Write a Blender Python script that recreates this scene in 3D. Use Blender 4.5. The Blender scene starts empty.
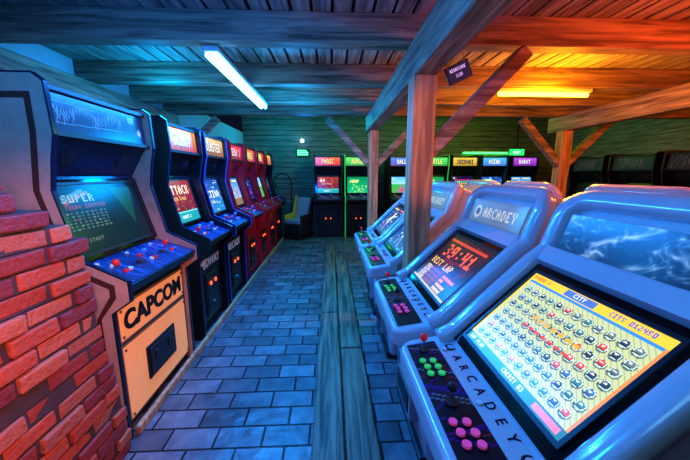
import bpy, math, random
import numpy as np
from mathutils import Vector, Matrix
random.seed(7)
D=bpy.data
COL=bpy.context.scene.collection

# ------------------------------------------------------------ materials
def newmat(name):
    m=D.materials.new(name); m.use_nodes=True
    nt=m.node_tree; b=nt.nodes['Principled BSDF']
    return m,nt,b
def mat(name,col,rough=.5,metal=0,var=.12,scale=14,emit=0,bump=0.0,coat=0):
    m,nt,b=newmat(name)
    tc=nt.nodes.new('ShaderNodeTexCoord'); n=nt.nodes.new('ShaderNodeTexNoise')
    n.inputs['Scale'].default_value=scale; n.inputs['Detail'].default_value=5
    nt.links.new(tc.outputs['Object'],n.inputs['Vector'])
    r=nt.nodes.new('ShaderNodeValToRGB')
    r.color_ramp.elements[0].position=.3; r.color_ramp.elements[1].position=.7
    r.color_ramp.elements[0].color=[c*(1-var) for c in col]+[1]
    r.color_ramp.elements[1].color=[min(1,c*(1+var)) for c in col]+[1]
    nt.links.new(n.outputs['Fac'],r.inputs['Fac']); nt.links.new(r.outputs['Color'],b.inputs['Base Color'])
    b.inputs['Roughness'].default_value=rough; b.inputs['Metallic'].default_value=metal
    b.inputs['Coat Weight'].default_value=coat
    if bump:
        bp=nt.nodes.new('ShaderNodeBump'); bp.inputs['Strength'].default_value=bump; bp.inputs['Distance'].default_value=.01
        nt.links.new(n.outputs['Fac'],bp.inputs['Height']); nt.links.new(bp.outputs['Normal'],b.inputs['Normal'])
    if emit:
        b.inputs['Emission Color'].default_value=(*col,1); b.inputs['Emission Strength'].default_value=emit
    return m
def wood(name,c1,c2,axis=1,rough=.6):
    m,nt,b=newmat(name)
    tc=nt.nodes.new('ShaderNodeTexCoord'); mp=nt.nodes.new('ShaderNodeMapping')
    s=[18,18,18]; s[axis]=1.2; mp.inputs['Scale'].default_value=s
    n=nt.nodes.new('ShaderNodeTexNoise'); n.inputs['Scale'].default_value=1.6; n.inputs['Detail'].default_value=8; n.inputs['Distortion'].default_value=.6
    r=nt.nodes.new('ShaderNodeValToRGB'); r.color_ramp.elements[0].position=.34; r.color_ramp.elements[1].position=.64
    r.color_ramp.elements[0].color=(*c1,1); r.color_ramp.elements[1].color=(*c2,1)
    bp=nt.nodes.new('ShaderNodeBump'); bp.inputs['Strength'].default_value=.6; bp.inputs['Distance'].default_value=.01
    L=nt.links.new
    L(tc.outputs['Object'],mp.inputs['Vector']); L(mp.outputs['Vector'],n.inputs['Vector']); L(n.outputs['Fac'],r.inputs['Fac'])
    L(r.outputs['Color'],b.inputs['Base Color']); L(n.outputs['Fac'],bp.inputs['Height']); L(bp.outputs['Normal'],b.inputs['Normal'])
    b.inputs['Roughness'].default_value=rough
    return m
def attrmat(name,emit,rough=.25,basef=.0):
    m,nt,b=newmat(name)
    a=nt.nodes.new('ShaderNodeAttribute'); a.attribute_name='Col'
    if emit:
        nt.links.new(a.outputs['Color'],b.inputs['Emission Color']); b.inputs['Emission Strength'].default_value=emit
        b.inputs['Base Color'].default_value=(.01,.01,.012,1)
    else:
        nt.links.new(a.outputs['Color'],b.inputs['Base Color'])
    b.inputs['Roughness'].default_value=rough
    return m

M={}
M['black']=mat('black_laminate',(.010,.010,.013),.28)
M['dark']=mat('dark_plastic',(.022,.022,.027),.38)
M['navy']=mat('navy_laminate',(.010,.018,.055),.22)
M['tan']=mat('tan_laminate',(.66,.47,.31),.5)
M['brown']=mat('brown_stripe',(.12,.05,.03),.5)
M['red']=mat('red_laminate',(.65,.015,.015),.3)
M['maroon']=mat('maroon_laminate',(.45,.015,.04),.35)
M['blue']=mat('blue_laminate',(.02,.07,.30),.3)
M['orange']=mat('orange_plate',(1,.42,.15),.4,var=.06,emit=.30)  # faint emission stands in for light on the plate; it is no lamp
M['gold']=mat('gold_frame',(.35,.22,.12),.35,.4)
M['silver']=mat('silver_shell',(.52,.60,.66),.17,var=.04,coat=.6)
M['grey']=mat('grey_shell',(.36,.38,.42),.35,var=.06)
M['white']=mat('white_plastic',(.75,.75,.75),.4)
M['chrome']=mat('chrome_metal',(.7,.7,.72),.15,1)
M['bred']=mat('red_button',(.8,.03,.03),.25,emit=.15)
M['bgreen']=mat('green_button',(.05,.75,.15),.25,emit=.25)
M['bpink']=mat('pink_button',(.95,.1,.35),.25,emit=.25)
M['bblue']=mat('blue_button',(.05,.2,.9),.25,emit=.15)
M['byel']=mat('yellow_button',(.9,.7,.05),.25,emit=.15)
M['glowred']=mat('coin_slot_glow',(1,.12,.03),.4,emit=2)
M['scr']=attrmat('screen_image',1.15)
M['scrdim']=attrmat('screen_image_dim',.55)
M['mar']=attrmat('marquee_image',1.0)
M['print']=attrmat('printed_art',0,.35)
M['glass']=mat('dark_glass',(.005,.006,.008),.08)

# ------------------------------------------------------------ geometry
class Geo:
    def __init__(s): s.v=[];s.f=[];s.m=[];s.sm=[];s.mats=[]
    def mi(s,m):
        if m not in s.mats: s.mats.append(m)
        return s.mats.index(m)
    def add(s,v,f,m,smooth=False):
        o=len(s.v); s.v+= [tuple(p) for p in v]
        k=s.mi(m)
        for q in f: s.f.append([i+o for i in q]); s.m.append(k); s.sm.append(smooth)
    def box(s,lo,hi,m,R=None,c=None):
        x0,y0,z0=lo;x1,y1,z1=hi
        v=[Vector(p) for p in [(x0,y0,z0),(x1,y0,z0),(x1,y1,z0),(x0,y1,z0),(x0,y0,z1),(x1,y0,z1),(x1,y1,z1),(x0,y1,z1)]]
        if R is not None: v=[R@p+(Vector(c) if c else Vector()) for p in v]
        s.add(v,[(0,3,2,1),(4,5,6,7),(0,1,5,4),(1,2,6,5),(2,3,7,6),(3,0,4,7)],m)
    def prism(s,prof,y0,y1,m,caps=True):
        n=len(prof); v=[(x,y0,z) for x,z in prof]+[(x,y1,z) for x,z in prof]
        f=[(i,(i+1)%n,(i+1)%n+n,i+n) for i in range(n)]
        if caps: f+= [tuple(range(n-1,-1,-1)),tuple(range(n,2*n))]
        s.add(v,f,m)
    def cyl(s,a,b,r,m,n=14,r2=None):
        a=Vector(a);b=Vector(b);r2=r if r2 is None else r2
        d=(b-a).normalized(); t=Vector((1,0,0)) if abs(d.x)<.8 else Vector((0,1,0))
        u=d.cross(t).normalized(); w=d.cross(u)
        v=[a+(u*math.cos(2*math.pi*i/n)+w*math.sin(2*math.pi*i/n))*r for i in range(n)]
        v+=[b+(u*math.cos(2*math.pi*i/n)+w*math.sin(2*math.pi*i/n))*r2 for i in range(n)]
        s.add(v,[(i,(i+1)%n,(i+1)%n+n,i+n) for i in range(n)],m,True)
        s.add(v[:n],[tuple(range(n-1,-1,-1))],m); s.add(v[n:],[tuple(range(n))],m)
    def ball(s,c,r,m,n=12,k=8,sq=1):
        c=Vector(c);v=[];f=[]
        for j in range(k+1):
            th=math.pi*j/k
            for i in range(n):
                ph=2*math.pi*i/n
                v.append(c+Vector((math.sin(th)*math.cos(ph),math.sin(th)*math.sin(ph),math.cos(th)*sq))*r)
        for j in range(k):
            for i in range(n):
                f.append((j*n+i,(j+1)*n+i,(j+1)*n+(i+1)%n,j*n+(i+1)%n))
        s.add(v,f,m,True)
    def beam(s,a,b,w,h,m,up=(0,0,1)):
        a=Vector(a);b=Vector(b);d=(b-a);L=d.length;d.normalize()
        x=d.cross(Vector(up)).normalized(); z=x.cross(d)
        R=Matrix((x,d,z)).transposed()
        s.box((-w/2,0,-h/2),(w/2,L,h/2),m,R,a)
    def tube(s,pts,r,m,n=8):
        for i in range(len(pts)-1): s.cyl(pts[i],pts[i+1],r,m,n)
    def done(s,name,parent=None,bevel=0,seg=2,loc=None):
        me=D.meshes.new(name); me.from_pydata(s.v,[],s.f)
        for m in s.mats: me.materials.append(m)
        me.polygons.foreach_set('material_index',s.m); me.polygons.foreach_set('use_smooth',s.sm)
        import bmesh
        bm=bmesh.new(); bm.from_mesh(me); bmesh.ops.recalc_face_normals(bm,faces=bm.faces); bm.to_mesh(me); bm.free()
        me.update()
        o=D.objects.new(name,me); COL.objects.link(o)
        if parent: o.parent=parent
        if bevel:
            b=o.modifiers.new('bevel','BEVEL'); b.width=bevel; b.segments=seg; b.limit_method='ANGLE'; b.angle_limit=math.radians(25)
            if seg>2:
                for p in me.polygons: p.use_smooth=True
                w=o.modifiers.new('wn','WEIGHTED_NORMAL'); w.keep_sharp=True
        return o
def empty(name,loc,rz=0):
    e=D.objects.new(name,None); COL.objects.link(e); e.location=loc; e.rotation_euler=(0,0,rz); e.empty_display_size=.1
    return e

# ------------------------------------------------------------ pixel canvas
FONT={'A':'25755','B':'65656','C':'34443','D':'65556','E':'74647','F':'74644','G':'34553','H':'55755','I':'72227','J':'11152','K':'55655','L':'44447','M':'57755','N':'65555','O':'25552','P':'65644','Q':'25563','R':'65655','S':'34216','T':'72222','U':'55557','V':'55552','W':'55775','X':'55255','Y':'55222','Z':'71247',
'0':'75557','1':'26227','2':'61247','3':'61216','4':'55711','5':'74616','6':'34757','7':'71222','8':'75757','9':'75716',' ':'00000',':':'02020','-':'00700','.':'00002'}
class Canvas:
    def __init__(s,w,h,bg=(0,0,0)):
        s.w=w;s.h=h;s.a=np.zeros((h,w,3)); s.a[:]=bg
    def rect(s,x,y,w,h,c):
        s.a[max(0,int(y)):max(0,int(y+h)),max(0,int(x)):max(0,int(x+w))]=c
    def disc(s,cx,cy,r,c,ry=None):
        ry=ry or r
        yy,xx=np.mgrid[0:s.h,0:s.w]; s.a[((xx-cx)/r)**2+((yy-cy)/ry)**2<=1]=c
    def text(s,t,x,y,c,k=1,kx=None):
        kx=kx or k
        for ch in t:
            g=FONT.get(ch,'00000')
            for r in range(5):
                for b in range(3):
                    if int(g[r])>>(2-b)&1: s.rect(x+b*kx,y+r*k,kx,k,c)
            x+=4*kx
    def grad(s,c0,c1):
        for j in range(s.h):
            t=j/(s.h-1); s.a[j,:]=[c0[i]*(1-t)+c1[i]*t for i in range(3)]
    def line(s,x0,y0,x1,y1,c,th=1):
        n=int(max(abs(x1-x0),abs(y1-y0)))+1
        for i in range(n+1):
            t=i/n; s.rect(x0+(x1-x0)*t,y0+(y1-y0)*t,th,th,c)
def plate(name,cv,o,u,v,m,parent):
    """o=bottom-left corner, u=full right vector, v=full up vector"""
    o=Vector(o);u=Vector(u);v=Vector(v); V=[];Fc=[];C=[]
    a=np.round(cv.a,3)
    for j in range(cv.h):
        i=0
        while i<cv.w:
            k=i+1
            while k<cv.w and (a[j,k]==a[j,i]).all(): k+=1
            y1=1-j/cv.h; y0=1-(j+1)/cv.h; n=len(V)
            V+=[o+u*(i/cv.w)+v*y0,o+u*(k/cv.w)+v*y0,o+u*(k/cv.w)+v*y1,o+u*(i/cv.w)+v*y1]
            Fc.append((n,n+1,n+2,n+3)); C+=[(*a[j,i],1)]*4
            i=k
    me=D.meshes.new(name); me.from_pydata(V,[],Fc); at=me.color_attributes.new('Col','FLOAT_COLOR','CORNER')
    at.data.foreach_set('color',np.array(C,dtype=np.float32).ravel()); me.materials.append(m)
    ob=D.objects.new(name,me); COL.objects.link(ob); ob.parent=parent
    return ob
def textobj(name,txt,size,loc,xdir,ydir,m,parent,extrude=.003,spacing=1.0,bold=0):
    cu=D.curves.new(name,'FONT'); cu.body=txt; cu.size=size; cu.extrude=extrude; cu.align_x='CENTER'; cu.align_y='CENTER'; cu.space_character=spacing; cu.offset=bold
    cu.materials.append(m)
    o=D.objects.new(name,cu); COL.objects.link(o); o.parent=parent
    x=Vector(xdir).normalized();y=Vector(ydir).normalized();z=x.cross(y)
    R=Matrix((x,y,z)).transposed().to_4x4(); o.matrix_local=Matrix.Translation(Vector(loc))@R
    return o

# ------------------------------------------------------------ screen art
def rc(a,b): return random.uniform(a,b)
def game(kind,title='PLAY'):
    c=Canvas(64,48,(0,0,.02))
    if kind=='title':
        c=Canvas(120,86); c.grad((.0,.010,.014),(.0,.016,.02))
        c.line(8,18,34,6,(.15,.35,.5),4); c.line(12,22,40,9,(.5,.12,.05),3)
        c.text(title,10,12,(.5,.7,.6),2); c.text('TURBO EDITION',10,25,(.5,.06,.03),1)
        for j in range(6):
            for i in range(9): c.rect(8+i*6,34+j*4,rc(2,5),2,(rc(.05,.35),rc(.15,.4),rc(.15,.35)))
        for j in range(56):
            c.rect(76+j*.4,6+j,max(1,34-j*.6),1,(.01,.13,.05))  # green wedge: glass reflection painted into the screen image
        c.text('1P START',10,68,(.3,.3,.3),1)
    elif kind=='space':
        c.grad((.02,.0,.1),(.0,.02,.1))
        for i in range(50): c.rect(rc(0,64),rc(0,48),1,1,(rc(.2,1),rc(.2,1),rc(.4,1)))
        for r in range(4):
            for k in range(8): c.rect(8+k*6,8+r*5,4,3,[(.9,.1,.1),(.1,.8,.7),(.9,.7,.1),(.8,.1,.8)][r])
        c.rect(30,42,5,3,(.8,.8,.8)); c.text(title,2,1,(.9,.9,.9),1)
    elif kind=='fight':
        c.grad((.05,.25,.7),(.3,.6,.8)); c.rect(0,36,64,12,(.25,.18,.1))
        c.rect(4,3,24,3,(.9,.8,.1)); c.rect(36,3,24,3,(.9,.8,.1)); c.text(title,22,10,(1,1,1),1)
        c.rect(16,20,6,18,(.9,.9,.9)); c.disc(19,18,3,(.7,.4,.25)); c.rect(42,20,6,18,(.8,.1,.1)); c.disc(45,18,3,(.7,.4,.25)); c.rect(22,24,8,3,(.9,.9,.9))
    elif kind=='red':
        c=Canvas(90,70); c.grad((.35,.03,.02),(.08,.0,.02))
        for i in range(60): c.rect(rc(0,86),rc(0,50),rc(1,6),rc(1,3),(rc(.3,1),rc(0,.3),rc(0,.1)))
        c.text(title,10,8,(1,.85,.6),3,3); c.text('HIGH SCORES',20,28,(1,.6,.2),1)
        c.rect(0,52,90,18,(.02,.35,.4)); c.rect(0,52,90,2,(.2,.8,.8)); c.text('CREDIT 2',28,59,(1,1,1),1)
    elif kind=='race':
        c.grad((.1,.5,1),(.6,.9,1)); c.rect(0,22,64,26,(.05,.45,.08))
        for j in range(26):
            w=4+j*1.6; c.rect(32-w/2,22+j,w,1,(.25,.25,.28))
        c.rect(27,36,10,7,(.9,.05,.05)); c.text(title,4,3,(1,.9,.1),1)
    elif kind=='maze':
        for k in range(5): c.rect(4+k*12,4,2,40,(.05,.1,.9)); c.rect(4,6+k*9,56,1,(.05,.1,.9))
        c.disc(20,20,3,(1,.9,.1)); c.disc(44,30,3,(.9,.1,.1)); c.disc(34,12,3,(.1,.9,.9))
    elif kind=='blue':
        c=Canvas(90,70); c.grad((.02,.06,.35),(.02,.25,.6))
        for i in range(50): c.rect(rc(0,86),rc(0,66),rc(2,12),rc(1,3),(rc(.05,.5),rc(.3,.8),1))
        c.text(title,10,24,(.9,.97,1),3,3); c.text('PLAYER 1',26,46,(1,.9,.3),1)
    elif kind=='darkblue':
        c=Canvas(90,70); c.grad((.01,.03,.15),(.02,.10,.30))
        for i in range(40): c.rect(rc(0,86),rc(0,66),rc(1,8),rc(1,2),(rc(.05,.5),rc(.3,.8),1))
        c.rect(40,22,9,24,(.7,.85,1)); c.disc(44,18,5,(.9,.7,.55)); c.line(40,26,26,40,(.7,.85,1),3); c.line(48,26,64,20,(.7,.85,1),3); c.line(41,46,34,62,(.2,.3,.7),3); c.line(46,46,54,62,(.2,.3,.7),3)
        c.rect(4,4,34,3,(.9,.75,.1)); c.rect(52,4,34,3,(.9,.2,.1))
    elif kind=='green':
        c.grad((.0,.25,.1),(.0,.5,.2)); c.text(title,6,8,(.9,1,.3),2)
        for i in range(25): c.rect(rc(0,60),rc(22,46),rc(2,6),rc(1,4),(rc(.2,.9),rc(.5,1),.2))
    elif kind=='off':
        c.grad((.004,.005,.008),(.01,.01,.015))
    return c
def marq(title,c0,c1,ct,w=80,h=18,k=2):
    c=Canvas(w,h); c.grad(c0,c1)
    for i in range(14):
        x=rc(0,w); c.line(x,h,x+rc(-20,20),0,tuple(min(1,v*1.5+.02) for v in c1))
    tw=len(title)*4*k-k; x=(w-tw)//2; y=(h-5*k)//2
    c.text(title,x+1,y+1,(0,0,0),k); c.text(title,x,y,ct,k); return c
def art_marquee():
    w,h=170,38; c=Canvas(w,h); c.grad((.003,.008,.05),(.006,.022,.13))
    for i in range(26):
        x=8+i*4.2; y=14+4*math.sin(i*.5); s=rc(6,13)
        c.line(x,y+s,x+3,y-2,random.choice([(.05,.16,.5),(.08,.24,.7),(.03,.10,.35)]),1); c.line(x+3,y-2,x+rc(3,7),y+s*.7,(.06,.18,.55),1)
    c.line(8,30,116,26,(.06,.18,.5),1); c.line(8,8,70,10,(.04,.12,.4),1)
    c.rect(134,5,13,8,(.08,.26,.75)); c.disc(155,24,6,(.05,.16,.5)); c.disc(155,24,3,(.5,.4,.5)); return c

# ------------------------------------------------------------ upright cabinet
def upright(name,loc,rz,w=.68,side='black',body='black',trim='dark',panel='navy',mq=None,scr=None,style='plain',kick='',dim=False,edge='dark',players=2,hs=1.0):
    e=empty(name,loc,rz); e.scale=(1,1,hs); h=w/2
    BP=[(.12,.03),(.12,.80),(.01,.86),(.01,.905),(.29,1.0),(.41,1.49),(.285,1.70),(.30,1.91),(.93,1.91),(.96,.03)]
    SP=[(.08,0),(.08,.77),(-.02,.84),(-.02,.95),(.20,1.06),(.285,1.42),(.26,1.58),(.235,1.69),(.245,1.93),(.29,1.965),(.92,1.965),(.975,1.90),(.98,0)]
    g=Geo(); g.prism(BP,-h+.02,h-.02,M[body]); g.done('body',e)
    g=Geo(); g.prism(SP,-h,-h+.022,M[side]); g.prism(SP,h-.022,h,M[side]); g.done('side_panels',e,.003,1)
    if style=='capcom':
        g=Geo(); IN=[(.14,.05),(.14,.74),(.05,.86),(.05,.93),(.25,1.03),(.34,1.42),(.31,1.7),(.31,1.88),(.88,1.88),(.92,.05)]
        IN2=[(.17,.08),(.17,.73),(.08,.87),(.08,.91),(.275,1.01),(.37,1.42),(.34,1.7),(.34,1.85),(.85,1.85),(.89,.08)]
        g.prism(IN,h,h+.002,M['brown']); g.prism(IN2,h+.002,h+.004,M[side]); g.done('side_stripe',e)
    g=Geo()
    for y0 in(-h-.001,h-.023):
        for i in range(0,10):
            a=Vector((SP[i][0],SP[i][1]));b=Vector((SP[i+1][0],SP[i+1][1])); d=(b-a).normalized(); n=Vector((-d.y,d.x))*.004
            g.prism([tuple(a-n),tuple(b-n),tuple(b+n),tuple(a+n)],y0,y0+.024,M[edge])
    g.done('edge_molding',e)
    # control panel
    g=Geo()
    pa,pb=Vector((-.005,.905)),Vector((.285,1.0)); d=(pb-pa).normalized(); n=Vector((-d.y,d.x))
    def pp(s,y,up=0):
        q=pa+(pb-pa)*s+n*up; return Vector((q.x,y,q.y))
    g.prism([tuple(pa-n*.04),tuple(pb-n*.03),tuple(pb+n*.012),tuple(pa+n*.012)],-h+.024,h-.024,M[panel])
    g.done('control_panel',e,.004,2)
    cv=Canvas(90,30,(.01,.03,.12) if panel!='maroon' else (.15,.02,.02))
    for i in range(24):
        x=rc(0,90); cv.line(x,0,x+rc(-25,25),30,random.choice([(.02,.10,.35),(.01,.05,.2),(.03,.16,.5)]) if panel!='maroon' else (.35,.04,.03))
    q0=pp(.04,h-.035,.0135); plate('panel_art',cv,q0,pp(.04,-h+.035,.0135)-q0,pp(.97,h-.035,.0135)-q0,M['print'],e)
    g=Geo()
    N=players
    for k in range(N):
        yc=(h*.9)-(k+.22)*(2*h*.9/N)
        g.cyl(pp(.45,yc,.012),pp(.45,yc,.07),.006,M['chrome'],8); g.ball(pp(.45,yc,.085),.019,M['bred' if k%2==0 else 'bblue'])
        g.cyl(pp(.45,yc,.012),pp(.45,yc,.018),.03,M['dark'],14)
        for r in range(2):
            for q in range(3 if N<3 else 2):
                yy=yc-.075-q*.042; g.cyl(pp(.38+.25*r,yy,.012),pp(.38+.25*r,yy,.026),.014,M[['bred','white','bred','bblue'][(q+r+k)%4]],12)
        g.cyl(pp(.85,yc-.05,.012),pp(.85,yc-.05,.022),.012,M['white'],10)
    g.done('joysticks_and_buttons',e)
    # bezel + screen
    sa,sb=Vector((.285,1.025)),Vector((.405,1.47)); d=(sb-sa).normalized(); n=Vector((-d.y,d.x))
    def sp(t,y,up): q=sa+(sb-sa)*t+n*up; return Vector((q.x,y,q.y))
    g=Geo(); hw=h-.024
    g.add([sp(0,hw,.012),sp(0,-hw,.012),sp(1,-hw,.012),sp(1,hw,.012)],[(0,1,2,3)],M['glass'])
    t0,t1,sw=.07,.93,hw-.05
    for (y0,y1,ta,tb) in((sw+.012,sw,t0-.02,t1+.02),(-sw,-sw-.012,t0-.02,t1+.02),(sw,-sw,t0-.03,t0),(sw,-sw,t1,t1+.03)):
        v=[sp(ta,y0,.012),sp(ta,y1,.012),sp(tb,y1,.012),sp(tb,y0,.012),sp(ta,y0,.022),sp(ta,y1,.022),sp(tb,y1,.022),sp(tb,y0,.022)]
        g.add(v,[(0,3,2,1),(4,5,6,7),(0,1,5,4),(1,2,6,5),(2,3,7,6),(3,0,4,7)],M['dark'])
    g.done('monitor_bezel',e)
    if scr: plate('screen',scr,sp(t0,sw,.015),sp(t0,-sw,.015)-sp(t0,sw,.015),sp(t1,sw,.015)-sp(t0,sw,.015),M['scrdim' if dim else 'scr'],e)
    # speakers
    g=Geo()
    qa,qb=Vector((.41,1.49)),Vector((.285,1.70)); dd=(qb-qa).normalized(); nn=Vector((-dd.y,dd.x))
    mid=(qa+qb)/2
    for y in(-h*.5,h*.5):
        for r,m_ in((.055,'dark'),(.042,'navy'),(.03,'dark'),(.015,'navy')):
            k=.004+(.055-r)*.08
            g.cyl((mid.x+nn.x*0,y,mid.y),(mid.x+nn.x*k,y,mid.y+nn.y*k),r,M[m_],16)
    g.done('speaker_grilles',e)
    # marquee
    ma,mb=Vector((.275,1.715)),Vector((.290,1.905))
    g=Geo(); g.prism([(.258,1.690),(.258,1.712),(.31,1.712),(.31,1.690)],-h+.022,h-.022,M['dark']); g.prism([(.273,1.908),(.273,1.93),(.32,1.93),(.32,1.908)],-h+.022,h-.022,M['dark']); g.done('marquee_frame',e)
    if mq: plate('marquee',mq,(ma.x,hw-.01,ma.y),(0,-2*hw+.02,0),(mb.x-ma.x,0,mb.y-ma.y),M['mar'],e)
    # front door
    g=Geo(); x=.12
    if style=='capcom':
        g.box((x-.012,-hw+.01,.05),(x,hw-.01,.79),M['black'])
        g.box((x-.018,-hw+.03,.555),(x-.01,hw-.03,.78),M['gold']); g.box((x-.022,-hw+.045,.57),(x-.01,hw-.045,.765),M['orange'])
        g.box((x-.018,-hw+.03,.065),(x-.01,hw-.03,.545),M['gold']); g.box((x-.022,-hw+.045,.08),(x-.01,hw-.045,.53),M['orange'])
        g.box((x-.032,-.17,.2),(x-.02,.17,.42),M['black']); g.box((x-.038,-.15,.22),(x-.03,.15,.40),M['dark'])
        for y in(-.08,.08): g.box((x-.044,y-.02,.3),(x-.036,y+.02,.36),M['dark'])
        for y in(-hw+.06,hw-.06):
            for z in(.1,.51,.59,.745): g.cyl((x-.022,y,z),(x-.027,y,z),.009,M['gold'],10)
        g.done('coin_door_panel',e,.004,2)
        textobj('lettering',kick,.155,(x-.024,0,.667),(0,-1,0),(0,0,1),M['black'],e,.003,1.03,.006)
    else:
        g.box((x-.012,-.15,.14),(x,.15,.56),M['dark']); g.box((x-.018,-.13,.36),(x-.01,.13,.54),M['black']); g.box((x-.018,-.13,.16),(x-.01,.13,.34),M['black'])
        for y in(-.06,.06): g.box((x-.03,y-.013,.44),(x-.016,y+.013,.475),M['glowred'])
        g.cyl((x-.018,0,.25),(x-.03,0,.25),.012,M['chrome'],10)
        g.done('coin_door',e,.003,1)
        if kick: textobj('lettering',kick,.12,(x-.004,0,.66),(0,-1,0),(0,0,1),M['white'],e,.003,1.0,.002)
    return e

# ------------------------------------------------------------ candy cabinet
def candy(name,loc,rz,scr,mq,title='ARCADE',main=False,shell='silver'):
    e=empty(name,loc,rz)
    BP=[(.20,0.02),(.15,.60),(.06,.70),(.06,.79),(.215,.825),(.54,1.14),(.595,1.175),(.655,1.35),(.73,1.40),(.90,1.33),(.99,1.20),(1.0,.80),(.90,.55),(.88,.02)]
    g=Geo(); g.prism(BP,-.315,.315,M[shell]); g.done('body_shell',e,.035,4)
    g=Geo(); g.box((.17,-.29,0),(.90,.29,.05),M['dark']); g.box((.142,-.16,.15),(.19,.16,.50),M['grey']); g.box((.136,-.13,.18),(.17,.13,.30),M['dark'])
    for y in(-.07,.07): g.box((.13,y-.02,.36),(.17,y+.02,.44),M['chrome'])
    g.done('base_and_coin_door',e,.004,2)
    # hood rim sweep
    P=[Vector((.17,.815)),Vector((.235,.845)),Vector((.54,1.145)),Vector((.605,1.195)),Vector((.66,1.355)),Vector((.70,1.40))]
    seg=[(P[i+1]-P[i]).length for i in range(len(P)-1)]; T=sum(seg)
    def sf(s):
        s=max(0,min(T,s))
        for i,l in enumerate(seg):
            if s<=l+1e-9: 
                d=(P[i+1]-P[i]).normalized(); return P[i]+d*s, Vector((-d.y,d.x))
            s-=l
        d=(P[-1]-P[-2]).normalized(); return P[-1],Vector((-d.y,d.x))
    def sfn(s):
        p,_=sf(s); n=Vector((0,0))
        for k in(-.04,-.02,0,.02,.04): n+=sf(s+k)[1]
        return p,n.normalized()
    hy=.325; R=.09; path=[]
    s=0
    while s<T-R: path.append((hy,s)); s+=.025
    for k in range(9):
        a=math.pi/2*k/8; path.append((hy-R+R*math.cos(a),T-R+R*math.sin(a)))
    nn=9
    for k in range(1,nn): path.append(((hy-R)*(1-2*k/nn),T))
    path+= [(-y,s_) for y,s_ in reversed(path[:len(path)-(nn-1)])]
    g=Geo(); V=[];K=12
    pts=[]
    for y,s_ in path:
        p,n=sfn(s_); pts.append((Vector((p.x,y,p.y)),Vector((n.x,0,n.y))))
    for i,(p,n) in enumerate(pts):
        a=pts[max(0,i-1)][0]; b=pts[min(len(pts)-1,i+1)][0]; d=(b-a).normalized(); side=d.cross(n).normalized(); n2=side.cross(d).normalized()
        if n2.dot(n)<0:n2=-n2
        for k in range(K):
            an=2*math.pi*k/K; ca,sa_=math.cos(an),math.sin(an)
            cx=abs(ca)**.6*(1 if ca>0 else -1)*.036; cz=abs(sa_)**.6*(1 if sa_>0 else -1)*.036
            V.append(p+side*cx+n2*(cz+.005))
    f=[]
    for i in range(len(pts)-1):
        for k in range(K): f.append((i*K+k,i*K+(k+1)%K,(i+1)*K+(k+1)%K,(i+1)*K+k))
    f.append(tuple(range(K))); f.append(tuple((len(pts)-1)*K+k for k in range(K)))
    g.add(V,f,M[shell],True); g.done('hood_rim',e)
    # bezel
    a=Vector((.225,.835));b=Vector((.545,1.145)); d=(b-a).normalized(); n=Vector((-d.y,d.x))
    def sp(t,y,up): q=a+(b-a)*t+n*up; return Vector((q.x,y,q.y))
    g=Geo(); g.add([sp(0,.29,.012),sp(0,-.29,.012),sp(1,-.29,.012),sp(1,.29,.012)],[(0,1,2,3)],M['glass'])
    t0,t1,sw=.11,.91,.25
    for (y0,y1,ta,tb) in((sw+.012,sw,t0-.03,t1+.03),(-sw,-sw-.012,t0-.03,t1+.03),(sw,-sw,t0-.03,t0),(sw,-sw,t1,t1+.03)):
        v=[sp(ta,y0,.012),sp(ta,y1,.012),sp(tb,y1,.012),sp(tb,y0,.012),sp(ta,y0,.02),sp(ta,y1,.02),sp(tb,y1,.02),sp(tb,y0,.02)]
        g.add(v,[(0,3,2,1),(4,5,6,7),(0,1,5,4),(1,2,6,5),(2,3,7,6),(3,0,4,7)],M['dark'])
    g.prism([(.548,1.150),(.53,1.175),(.575,1.225),(.612,1.205)],-.30,.30,M[shell]); g.done('monitor_bezel',e)
    plate('screen',scr,sp(t0,sw,.015),sp(t0,-sw,.015)-sp(t0,sw,.015),sp(t1,sw,.015)-sp(t0,sw,.015),M['scr'],e)
    ma=Vector((.588,1.222)); mb=Vector((.632,1.352))
    plate('marquee',mq,(ma.x,.265,ma.y),(0,-.53,0),(mb.x-ma.x,0,mb.y-ma.y),M['scrdim'],e)
    # control panel : rounded slab
    out=[];r=.07
    for cx,cy,a0 in((.0+r,.36-r,90),(.0+r,-.36+r,180)):
        for k in range(7):
            an=math.radians(a0+90*k/6); out.append((cx+r*math.cos(an),cy+r*math.sin(an)))
    out+=[(.23,-.36),(.23,.36)]
    def sl(x): return .775+.16*x
    def slab(g,o,z0,z1,m_):
        k=len(o); v=[(x,y,sl(x)+z0) for x,y in o]+[(x,y,sl(x)+z1) for x,y in o]
        g.add(v,[(i,(i+1)%k,(i+1)%k+k,i+k) for i in range(k)]+[tuple(range(k)),tuple(range(k,2*k))],m_)
    g=Geo(); slab(g,out,-.07,0.02,M[shell]); g.done('control_panel',e,.018,4)
    cv=Canvas(80,24,(.012,.012,.02))
    for i in range(22): 
        x=rc(0,80); cv.line(x,0,x+rc(-12,12),24,random.choice([(.25,.02,.04),(.02,.02,.2),(.2,.2,.25),(.12,.0,.15)]))
    plate('panel_art',cv,(.028,.31,sl(.028)+.0225),(0,-.62,0),(.115,0,.16*.115),M['print'],e)
    g=Geo()
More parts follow.
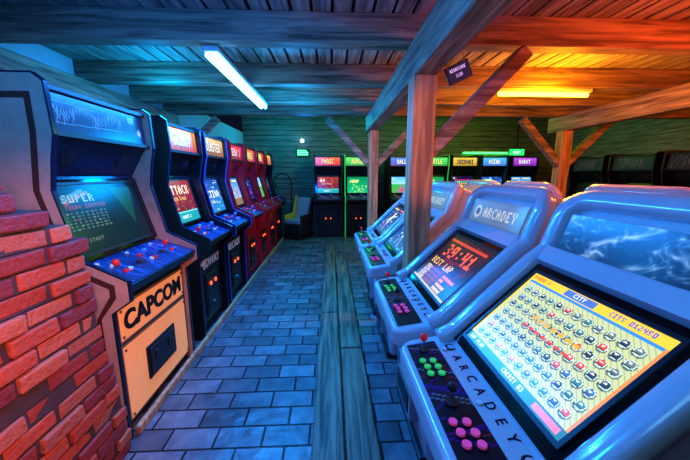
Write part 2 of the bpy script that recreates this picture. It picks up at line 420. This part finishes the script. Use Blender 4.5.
    for k,(y0,mb_,ms) in enumerate(((.26,'bgreen','bred'),(-.03,'bpink','dark'))):
        z=sl(.085)+.022
        g.cyl((.085,y0,z),(.085,y0,z+.006),.022,M['dark'],14); g.cyl((.085,y0,z),(.083,y0,z+.045),.005,M['chrome'],8); g.ball((.083,y0,z+.055),.0155,M[ms])
        for r_ in range(2):
            for q in range(3):
                x=.065+.036*r_-(.006 if q==0 else 0)+.0; y=y0-.075-q*.038-.008*r_; zz=sl(x)+.022
                g.cyl((x,y,zz),(x,y,zz+.004),.016,M['dark'],14); g.cyl((x,y,zz),(x,y,zz+.011),.0122,M[mb_],14)
        g.cyl((.16,y0-.02,sl(.16)+.02),(.16,y0-.02,sl(.16)+.028),.010,M['white'],10)
    g.done('joysticks_and_buttons',e)
    textobj('lettering',title,.042,(.185,.0,sl(.185)+.0215),(0,-1,0),(1,0,.16),M['navy'],e,.0005,1.5,.0005)
    g=Geo()
    for yy in (.25,-.25): g.cyl((.19,yy,sl(.19)+.018),(.19,yy,sl(.19)+.022),.022,M['navy'],18); g.cyl((.19,yy,sl(.19)+.018),(.19,yy,sl(.19)+.0235),.014,M[shell],18)
    g.done('badge',e)
    return e

def tiles_screen():
    c=Canvas(170,118,(.62,.72,.52))
    base=(.58,.64,.36)
    c.rect(0,0,170,118,base)
    for j in range(118):
        for i in range(0,170,6):
            if (j//3)%2: c.rect(i+ (j%3),j,1,1,(.34,.44,.24))
            else: c.rect(i+3+(j%3),j,1,1,(.34,.44,.24))
    c.rect(0,0,170,10,(.9,.6,.06)); c.text('ROUND 3',4,2,(.5,.05,.02),1); c.text('CITY 012450',112,2,(.05,.1,.7),1); c.rect(56,1,40,8,(.08,.2,.7)); c.text('CITY',68,2,(1,1,1),1)
    c.rect(0,10,170,3,(.05,.3,.75)); c.rect(166,10,4,98,(.8,.3,.1)); c.rect(0,10,3,98,(.75,.65,.1))
    for r in range(7):
        for k in range(12):
            x=13+k*12.9+(3 if r%2 else 0); y=22+r*12.6
            c.disc(x,y+.8,5.8,(.10,.17,.16),5.0); c.disc(x,y,5,(.60,.76,.70),4.2)
            col=random.choice([(.04,.07,.12),(.05,.24,.27),(.15,.22,.24),(.04,.06,.10),(.7,.08,.06),(.06,.16,.45),(.04,.2,.2)])
            c.disc(x,y-.3,3.8,col,3.2); c.disc(x-.5,y-1.2,1.7,(.75,.85,.85),1.0); c.rect(x-4,y+2.6,8,1,(.02,.03,.04))
    for i in range(7): c.rect(52+i*10,46,7,4,(.9,.42,.03)); c.rect(50+i*10,59,7,3,(.8,.08,.03))
    c.rect(0,108,170,10,(.04,.2,.25)); c.text('1UP PLAY',6,110,(1,1,.6),1); c.text('CREDIT 03',80,110,(1,1,1),1); c.rect(132,110,32,6,(.9,.2,.3))
    return c
def digits_screen():
    c=Canvas(110,80,(.03,.01,.015))
    for i in range(26): c.line(rc(0,110),rc(0,80),rc(0,110),rc(0,80),(rc(.1,.3),.01,.02))
    c.rect(8,6,94,4,(.6,.05,.03)); c.text('39:41',18,14,(.95,.12,.04),4,4)
    c.text('BEST LAP',10,40,(.9,.5,.1),2)
    for j in range(4):
        c.rect(10,54+j*6,50,4,(.25,.02,.02)); c.text('1%d2%d'%(j,j+3),12,54+j*6,(.9,.8,.6),1); c.rect(66,54+j*6,rc(10,34),4,(.8,.1+.1*j,.05))
    c.rect(0,77,110,3,(.5,.4,.3)); return c
def photo_marquee():
    w,h=150,42; c=Canvas(w,h)
    yy,xx=np.mgrid[0:h,0:w].astype(float); rg=np.random.RandomState(5); f=np.zeros((h,w))
    wx=xx+6*np.sin(yy*.21+xx*.05)+3*np.sin(xx*.17+2); wy=yy*1.4+5*np.sin(xx*.13+1)+2*np.sin(xx*.31+yy*.2)
    for o in range(6):
        k=.07*1.55**o; a=rg.uniform(0,3.14); f+=np.abs(np.sin((wx*math.cos(a)+wy*math.sin(a))*k+rg.uniform(0,6)))/1.3**o
    f=1-(f-f.min())/(f.max()-f.min()); f=np.clip((f-.25)*1.9,0,1)**1.9; f=np.round(f*18)/18
    c.a[...,0]=.01+.55*f**1.6; c.a[...,1]=.02+.75*f**1.2; c.a[...,2]=.10+1.05*f
    return c
def logo_marquee():
    c=Canvas(90,24,(.16,.3,.55)); c.rect(2,2,86,20,(.2,.36,.66)); c.disc(14,12,7,(.75,.85,1)); c.disc(14,12,4,(.1,.2,.5)); c.text('ARCADEY',26,7,(.85,.92,1),2); return c

# ============================================================ ROOM
XL,XR,Y0,Y1=-2.32,6.6,-1.6,8.6
m,nt,b=newmat('paver_floor'); L=nt.links.new
tc=nt.nodes.new('ShaderNodeTexCoord'); br=nt.nodes.new('ShaderNodeTexBrick')
br.inputs['Scale'].default_value=1; br.inputs['Brick Width'].default_value=.27; br.inputs['Row Height'].default_value=.15
br.inputs['Mortar Size'].default_value=.007; br.inputs['Mortar Smooth'].default_value=.8; br.inputs['Bias'].default_value=0
br.inputs['Color1'].default_value=(.12,.125,.13,1); br.inputs['Color2'].default_value=(.29,.30,.31,1); br.inputs['Mortar'].default_value=(.03,.03,.035,1)
n=nt.nodes.new('ShaderNodeTexNoise'); n.inputs['Scale'].default_value=9; n.inputs['Detail'].default_value=8
mx=nt.nodes.new('ShaderNodeMixRGB'); mx.blend_type='MULTIPLY'; mx.inputs['Fac'].default_value=.8
rr=nt.nodes.new('ShaderNodeValToRGB'); rr.color_ramp.elements[0].position=.3; rr.color_ramp.elements[0].color=(.4,.4,.4,1); rr.color_ramp.elements[1].position=.7
L(tc.outputs['Object'],br.inputs['Vector']); L(tc.outputs['Object'],n.inputs['Vector']); L(n.outputs['Fac'],rr.inputs['Fac'])
L(br.outputs['Color'],mx.inputs[1]); L(rr.outputs['Color'],mx.inputs[2]); L(mx.outputs['Color'],b.inputs['Base Color'])
ad=nt.nodes.new('ShaderNodeMath'); ad.operation='MULTIPLY_ADD'; ad.inputs[1].default_value=-1.2
L(br.outputs['Fac'],ad.inputs[0]); L(n.outputs['Fac'],ad.inputs[2])
bp=nt.nodes.new('ShaderNodeBump'); bp.inputs['Strength'].default_value=.9; bp.inputs['Distance'].default_value=.014
L(ad.outputs[0],bp.inputs['Height']); L(bp.outputs['Normal'],b.inputs['Normal']); b.inputs['Roughness'].default_value=.34
floorm=m
g=Geo(); g.box((XL-.1,Y0-.1,-.1),(XR+.1,Y1+.1,0),floorm); g.done('floor')

plaster=mat('white_plaster',(.6,.62,.64),.8,var=.06,scale=5,bump=.2)
woodY=wood('ceiling_board_wood',(.17,.15,.12),(.54,.49,.40),1)
woodX=wood('wall_board_wood',(.15,.13,.10),(.31,.28,.22),0)
beamX=wood('beam_wood_x',(.16,.11,.07),(.50,.37,.25),0)
beamY=wood('beam_wood_y',(.16,.11,.07),(.50,.37,.25),1)
beamZ=wood('post_wood',(.32,.18,.09),(.74,.42,.20),2)
plankm=wood('weathered_plank',(.07,.055,.04),(.36,.26,.17),1,.5)

g=Geo(); g.box((XL-.1,Y0-.1,0),(XL,Y1+.1,2.6),plaster); g.done('wall_left')
g=Geo(); g.box((XR,Y0-.1,0),(XR+.1,Y1+.1,3),woodY); g.done('wall_right')
g=Geo(); g.box((XL,Y0-.1,0),(XR,Y0,3),M['dark']); g.done('wall_front')
g=Geo(); g.box((XL,Y1,0),(XR,Y1+.1,3.1),M['dark'])
z=0
while z<3.0:
    g.box((XL,Y1-.02,z+.006),(XR,Y1,z+.135),woodX); z+=.14
g.done('wall_back',bevel=.004,seg=1)
g=Geo()
CZ=2.52
g.box((XL-.1,Y0-.1,CZ+.022),(XR+.1,4.82,CZ+.06),M['dark']); g.box((XL-.1,4.8,CZ),(XR+.1,4.85,3.1),beamX); g.box((XL-.1,4.85,3.0),(XR+.1,Y1+.1,3.06),M['dark'])
x=XL
while x<XR:
    x1=min(x+.125,XR); g.box((x+.008,Y0,CZ),(x1-.008,4.8,CZ+.022),woodY); g.box((x+.005,4.85,2.978),(x1-.005,Y1-.02,3.0),woodY); x+=.13
g.done('ceiling')
BY=[-.6,.35,1.3,2.23,3.17,3.95,4.68]
for i,y in enumerate(BY):
    g=Geo(); g.box((XL+.01,y-.06,2.34),(XR-.01,y+.06,CZ),beamX); g.done('ceiling_beam',bevel=.006,seg=1)
for x,zb in((.60,2.12),(3.4,2.12)):
    g=Geo(); g.box((x-.075,Y0,zb),(x+.075,4.78,2.34),beamY); g.done('support_beam',bevel=.008,seg=1)
g=Geo(); g.box((XL+.005,Y0,2.20),(XL+.13,4.78,2.34),beamY); g.done('wall_plate_beam',bevel=.006,seg=1)
def post(x,y,wd,braces):
    e=empty('timber_post',(x,y,0))
    g=Geo(); g.box((-wd/2,-wd/2,0),(wd/2,wd/2,2.12),beamZ); g.done('upright',e,.008,1)
    for s in braces:
        g=Geo(); g.beam((s*.03,0,1.62),(s*.66,0,2.28),.09,.11,beamX,up=(0,1,0)); g.done('diagonal_brace',e,.006,1)
post(.60,2.115,.15,[1]); post(.62,4.60,.14,[1,-1]); post(3.4,4.5,.15,[1,-1])
post(3.4,1.0,.15,[-1,1])
e=empty('timber_post',(-2.2,4.6,0)); g=Geo(); g.box((-.07,-.07,0),(.07,.07,2.19),beamZ); g.done('upright',e,.006,1)
g=Geo(); g.beam((0.03,0,1.72),(.62,0,2.28),.08,.1,beamX,up=(0,1,0)); g.done('diagonal_brace',e,.005,1)

g=Geo()
g.box((-.115,-.6,0),(.062,3.1,.045),plankm); g.box((.074,-.6,0),(.25,2.4,.045),plankm)
g.box((-.112,3.12,0),(.062,6.3,.045),plankm); g.box((.074,2.42,0),(.25,5.6,.045),plankm)
g.done('floor_boardwalk',bevel=.006,seg=1)
g=Geo(); g.box((-1.155,1.62,0),(-1.125,7.2,.05),beamZ); g.done('trim_1',bevel=.004,seg=1)

# brick wall
bm_=attrmat('brick_faces',0,.6)
nt=bm_.node_tree; b=nt.nodes['Principled BSDF']; n=nt.nodes.new('ShaderNodeTexNoise'); n.inputs['Scale'].default_value=45; n.inputs['Detail'].default_value=6
tc=nt.nodes.new('ShaderNodeTexCoord'); nt.links.new(tc.outputs['Object'],n.inputs['Vector'])
bp=nt.nodes.new('ShaderNodeBump'); bp.inputs['Strength'].default_value=.8; bp.inputs['Distance'].default_value=.012; nt.links.new(n.outputs['Fac'],bp.inputs['Height']); nt.links.new(bp.outputs['Normal'],b.inputs['Normal'])
mortar=mat('mortar',(.10,.075,.07),.9,bump=.3)
V=[];Fs=[];C=[]
def brick(c,h,ang):
    n0=len(V); R=Matrix.Rotation(ang[2],3,'Z')@Matrix.Rotation(ang[0],3,'X')@Matrix.Rotation(ang[1],3,'Y')
    col=random.choice([(.50,.09,.04),(.60,.13,.06),(.38,.07,.05),(.52,.17,.09),(.64,.2,.10),(.28,.06,.06)])
    for sx in(-1,1):
        for sy in(-1,1):
            for sz in(-1,1):
                V.append(R@Vector((sx*h[0]+random.uniform(-.003,.003),sy*h[1]+random.uniform(-.003,.003),sz*h[2]+random.uniform(-.003,.003)))+Vector(c))
    for q in((0,1,3,2),(4,6,7,5),(0,4,5,1),(2,3,7,6),(0,2,6,4),(1,5,7,3)):
        Fs.append(tuple(n0+i for i in q)); C.extend([(*col,1)]*4)
H=.072
k=0; core=[]
while k*H<1.66:
    z=k*H
    if z<.95: ymax=1.535-.11*(z/.95)
    elif z<1.16: ymax=1.42
    elif z<1.23: ymax=1.36
    elif z<1.30: ymax=1.25
    else: ymax=1.20-(z-1.30)*.62
    ymax+=random.uniform(-.015,.015)
    core.append((z,ymax))
    y=ymax; first=True
    while y>.25:
        ln=.205 if not(first and k%2) else .10
        j=random.uniform(-.01,.01)
        brick((-1.165+j,y-ln/2,z+H/2-.002),(.052,ln/2-.004,.031),(random.uniform(-.015,.015),random.uniform(-.02,.02),random.uniform(-.03,.03)))
        y-=ln+.008; first=False
    y=ymax
    while y>.25:
        brick((-1.28,y-.1025,z+H/2-.002),(.052,.0985,.031),(0,0,random.uniform(-.02,.02))); y-=.213
    k+=1
me=D.meshes.new('brick_wall'); me.from_pydata(V,[],Fs); at=me.color_attributes.new('Col','FLOAT_COLOR','CORNER'); at.data.foreach_set('color',np.array(C,dtype=np.float32).ravel()); me.materials.append(bm_)
pe=empty('brick_half_wall',(0,0,0))
o=D.objects.new('bricks',me); COL.objects.link(o); o.parent=pe; bb=o.modifiers.new('b','BEVEL'); bb.width=.007; bb.segments=2
g=Geo()
for z,ym in core: g.box((-1.325,.25,z),(-1.122,ym-.014,z+H-.004),mortar)
g.done('mortar_core',pe)

# ============================================================ LEFT ROW
PI=math.pi
upright('arcade_cabinet',(-1.08,2.01,0),PI,.86,'tan','navy','dark','navy',art_marquee(),game('title','SUPER'),'capcom','CAPCOM',True,'navy',3)
upright('arcade_cabinet',(-1.08,2.99,0),PI,.66,'black','black','dark','dark',marq('GALAXY',(.95,.4,.04),(.5,.05,.01),(1,.9,.5)),game('red','ATTACK'),'plain','MIDWAY',False,'navy',2)
upright('arcade_cabinet',(-1.08,3.76,0),PI,.70,'black','black','dark','black',marq('BLASTER',(.95,.6,.08),(.3,.1,.02),(1,1,.9)),game('blue','ACTION'),'plain','ARCADE',False,'blue',2)
upright('arcade_cabinet',(-1.08,4.60,0),PI,.70,'maroon','maroon','dark','dark',marq('TEKNO 3',(.9,.05,.08),(.25,0,.05),(1,.85,.9)),game('fight','VS'),'plain','',False,'red',2)
upright('arcade_cabinet',(-1.08,5.38,0),PI,.68,'maroon','red','dark','maroon',marq('BATTLE',(.9,.2,.05),(.4,.02,.05),(1,.9,.4)),game('maze'),'plain','',False,'red',2)
upright('arcade_cabinet',(-1.08,6.16,0),PI,.68,'red','maroon','dark','maroon',marq('METAL',(.8,.05,.05),(.3,.02,.05),(1,.9,.4)),game('race','LAP 2'),'plain','',False,'red',2)
upright('arcade_cabinet',(-1.08,6.92,0),PI,.66,'black','black','dark','dark',marq('PUCK',(.9,.6,.1),(.5,.1,.05),(1,.1,.1)),game('space','1UP'),'plain','',False,'dark',2)
# ============================================================ BACK ROW
for x,mt,sc,sd,ed in ((-.07,marq('PANIC',(.9,.2,.05),(.6,.02,.02),(1,.9,.3)),game('red','GO'),'black','dark'),
                (.66,marq('JUNGLE',(.2,.9,.2),(.05,.4,.1),(1,1,.3)),game('green','JUMP'),'black','bgreen'),
                (1.75,marq('RALLY',(.1,.3,.9),(.05,.1,.5),(1,1,1)),game('race','GO'),'black','dark'),
                (2.55,marq('TURTLE',(.1,.9,.2),(.02,.4,.1),(1,1,.3)),game('green','HERO'),'black','bgreen'),
                (3.28,marq('SHINOBI',(.9,.7,.1),(.5,.3,.05),(.1,.1,.1)),game('space','HI'),'dark','dark'),
                (4.02,marq('OCEAN',(.1,.6,.9),(.05,.2,.7),(1,1,1)),game('blue','SWIM'),'blue','dark'),
                (4.78,marq('ROBOT',(.6,.1,.8),(.2,.02,.4),(1,1,1)),game('fight','KO'),'black','dark')):
    upright('arcade_cabinet',(x,7.28,0),PI/2,.66,sd,'black','dark','dark',mt,sc,'plain','',False,ed,2,1.0)
for y in (3.6,4.4,5.2):
    upright('arcade_cabinet',(4.12,y,0),0,.70,'black','black','dark','dark',marq('SOUND',(.01,.01,.012),(.01,.01,.012),(.05,.04,.04)),game('off'),'plain','',True,'dark',2,.92)

# ============================================================ CANDY ROW
candy('candy_cabinet',(.28,.85,0),0,tiles_screen(),photo_marquee(),'A R C A D E Y',True)
candy('candy_cabinet',(.28,1.635,0),0,digits_screen(),logo_marquee(),'A R C A D E Y')
candy('candy_cabinet',(.28,2.60,0),0,game('darkblue'),logo_marquee())
candy('candy_cabinet',(.28,3.38,0),0,game('darkblue'),logo_marquee())
for y in(.85,1.635,2.60,3.38): candy('candy_cabinet',(2.36,y,0),PI,game('space','HI'),logo_marquee())

# ============================================================ fixtures
def tube(name,a,b,col,strength,along):
    e=empty(name,(0,0,0)); g=Geo()
    em=mat(name+'_tube_glow',col,.4,var=0,emit=strength)
    a=Vector(a);b=Vector(b)
    if along=='y':
        g.box((a.x-.05,a.y,a.z),(a.x+.05,b.y,a.z+.035),M['white']); g.done('housing',e,.005,1)
        g=Geo()
        for dx in(-.024,.024): g.cyl((a.x+dx,a.y+.02,a.z-.02),(a.x+dx,b.y-.02,a.z-.02),.019,em,10)
    else:
        g.box((a.x,a.y-.04,a.z),(b.x,a.y+.04,a.z+.035),M['white']); g.done('housing',e,.005,1)
        g=Geo(); g.cyl((a.x+.02,a.y,a.z-.02),(b.x-.02,a.y,a.z-.02),.018,em,10)
    g.done('tubes',e); return e
tube('front_fill',(-.79,2.25,2.304),(-.79,3.9,2.304),(.10,.50,1),16,'y')
tube('front_fill',(1.65,3.17,2.304),(2.6,3.17,2.304),(1,.42,.03),13,'x')
tube('front_fill',(-.3,-.5,2.304),(.5,-.5,2.304),(.20,.60,1),7,'x')  # unseen tube added behind the camera to brighten the near cabinets
tube('wall_tube_light',(3.6,8.5,2.1),(5.0,8.5,2.1),(.05,1,.12),5,'x')

def light(kind,loc,col,e,size=.1,rot=None,sy=None,name='lamp',target=None,angle=70):
    l=D.lights.new(name,kind); l.color=col; l.energy=e
    if kind=='AREA':
        l.size=size
        if sy: l.shape='RECTANGLE'; l.size_y=sy
    else: l.shadow_soft_size=size
    if kind=='SPOT': l.spot_size=math.radians(angle); l.spot_blend=.6
    o=D.objects.new(name,l); COL.objects.link(o); o.location=loc
    if rot: o.rotation_euler=rot
    if target: o.rotation_euler=(Vector(target)-Vector(loc)).to_track_quat('-Z','Y').to_euler()
    return o
light('AREA',(-.79,3.05,2.25),(.02,.28,1),85,.1,(0,0,0),1.6,'tube_light_blue')
light('POINT',(-.6,.9,2.05),(.005,.22,1),52,.12,name='fill_blue')  # blue fill light added near the front, no bulb hangs here
light('POINT',(-1.5,3.0,2.15),(.0,.40,1),14,.12,name='fill_cyan_wall')  # cyan fill added along the left wall, without a fixture
light('POINT',(-.4,3.6,1.95),(.0,.36,1),34,.12,name='fill_cyan')  # cyan fill added under the left ceiling, not a bulb
light('POINT',(-.4,5.4,2.3),(.0,.20,1),38,.12,name='fill_blue_rear')  # extra blue fill added towards the rear, no fixture
light('POINT',(2.1,3.0,2.1),(1,.30,.005),55,.12,name='fill_orange')  # orange fill added beside the tube to strengthen its colour
light('POINT',(2.3,1.3,2.05),(1,.12,.02),54,.12,name='fill_red')  # unseen red fill added for pink hoods and a warm ceiling
light('SPOT',(-.2,.3,2.0),(1,.30,.05),60,.05,name='spot_amber_post',target=(.6,2.1,1.7),angle=24)  # unseen spot added to tint the near post amber
light('POINT',(4.8,2.8,2.0),(1,.22,.005),48,.12,name='fill_orange_right')  # orange fill added over the right side, no lamp there
light('POINT',(0.4,6.6,2.6),(.02,1,.22),22,.12,name='fill_green')  # green fill added to colour the back wall
light('POINT',(3.0,6.4,2.5),(.32,1,.01),36,.12,name='fill_lime')  # yellow-green fill added for the right part of the back wall
light('POINT',(-1.3,7.6,2.5),(.0,.55,1),20,.12,name='fill_cyan_rear')  # cyan fill added for the left end of the back wall
light('SPOT',(-.15,.2,1.5),(1,.26,.13),75,.12,name='spot_warm_bricks',target=(-1.12,1.15,.85),angle=62)  # unseen spot added to warm only the bricks
light('POINT',(.05,-.05,2.1),(.22,.65,1),12,.3,name='fill_cool_front')  # cool fill added by the camera to lift the silver shells

ge=mat('green_sign_glow',(.05,1,.2),.4,emit=8); be=mat('blue_lamp_glow',(.3,.6,1),.4,emit=20)
e=empty('exit_sign',(5.0,8.3,2.0)); 
cv=Canvas(30,12,(.02,.9,.2)); cv.text('EXIT',8,4,(1,1,1),1)
g=Geo(); g.box((-.22,0,0),(.22,.05,.18),M['white']); g.box((-.01,.01,.18),(.01,.03,.98),M['dark']); g.done('case',e); plate('face',cv,(-.2,-.003,.01),(.4,0,0),(0,0,.16),M['scr'],e)
e=empty('neon_sign',(-.75,8.55,2.03)); g=Geo(); g.box((-.18,0,-.04),(.18,.025,.14),M['dark']); g.cyl((-.14,-.01,0),(.14,-.01,0),.012,ge); g.cyl((-.14,-.01,.05),(.14,-.01,.05),.012,ge); g.cyl((-.14,-.01,.1),(.1,-.01,.1),.012,ge); g.done('tubes',e)
e=empty('wall_lamp',(-.75,8.5,2.38)); g=Geo(); g.cyl((0,.07,0),(0,0,0),.04,M['dark']); g.ball((0,-.02,0),.045,be); g.done('globe',e)
e=empty('hanging_sign',(.83,2.1,2.15)); e.rotation_euler=(0,-.45,.2)
cv=Canvas(50,24,(.02,.015,.05)); cv.text('HIGHSCORE',7,4,(.85,.5,1),1); cv.text('CLUB',17,13,(.7,.4,.9),1)
g=Geo(); g.box((-.09,0,-.055),(.09,.008,.055),M['black']); g.cyl((-.07,.004,.05),(-.07,.004,.14),.002,M['chrome'],6); g.cyl((.07,.004,.05),(.07,.004,.14),.002,M['chrome'],6); g.done('board',e); plate('face',cv,(-.085,-.002,-.05),(.17,0,0),(0,0,.1),M['mar'],e)
# racing seat
e=empty('racing_seat',(-.80,7.35,0),-.5)
ym=mat('yellow_plastic',(.7,.42,.03),.4)
g=Geo(); g.box((-.25,-.3,0),(.25,.35,.12),M['black']); g.box((-.24,-.25,.12),(.24,.25,.36),M['dark'])
g.done('plinth',e,.03,3)
g=Geo(); g.prism([(-.22,.36),(-.22,.46),(.18,.44),(.30,.95),(.38,.93),(.28,.36)],-.2,.2,M['grey'])
g.prism([(-.2,.36),(-.2,.56),(.12,.58),(.28,1.0),(.38,.95),(.28,.36)],-.25,-.2,M['dark']); g.prism([(-.2,.36),(-.2,.56),(.12,.58),(.28,1.0),(.38,.95),(.28,.36)],.2,.25,ym)
o=g.done('seat_shell',e,.02,3); o.rotation_euler=(0,0,PI/2)
# arc lamp
e=empty('arc_floor_lamp',(-1.0,7.9,0)); g=Geo(); g.cyl((.0,0,0),(0,0,.03),.14,M['dark'],20)
pts=[(0,0,.03),(0,0,1.3)]+[(-.22+.22*math.cos(a),0,1.3+.22*math.sin(a)) for a in [i*PI/8 for i in range(1,9)]]
g.tube(pts,.014,M['dark']); g.cyl((-.44,0,1.3),(-.44,0,1.18),.03,M['dark'],14,.09); g.done('stand',e)

# ============================================================ camera / world
w=D.worlds.new('World'); bpy.context.scene.world=w; w.use_nodes=True
w.node_tree.nodes['Background'].inputs[0].default_value=(.05,.08,.2,1); w.node_tree.nodes['Background'].inputs[1].default_value=.1
cam=D.cameras.new('camera'); co=D.objects.new('camera',cam); COL.objects.link(co)
cam.sensor_width=36; cam.lens=308/690*36; cam.clip_start=.02
co.location=(0,0,1.5); co.rotation_euler=(math.radians(90-10.2),0,math.radians(-2.6))
bpy.context.scene.camera=co
vs=bpy.context.scene.view_settings
vs.view_transform='Standard'
try: vs.look='Medium High Contrast'
except Exception:
    try: vs.look='Standard - Medium High Contrast'
    except Exception: pass
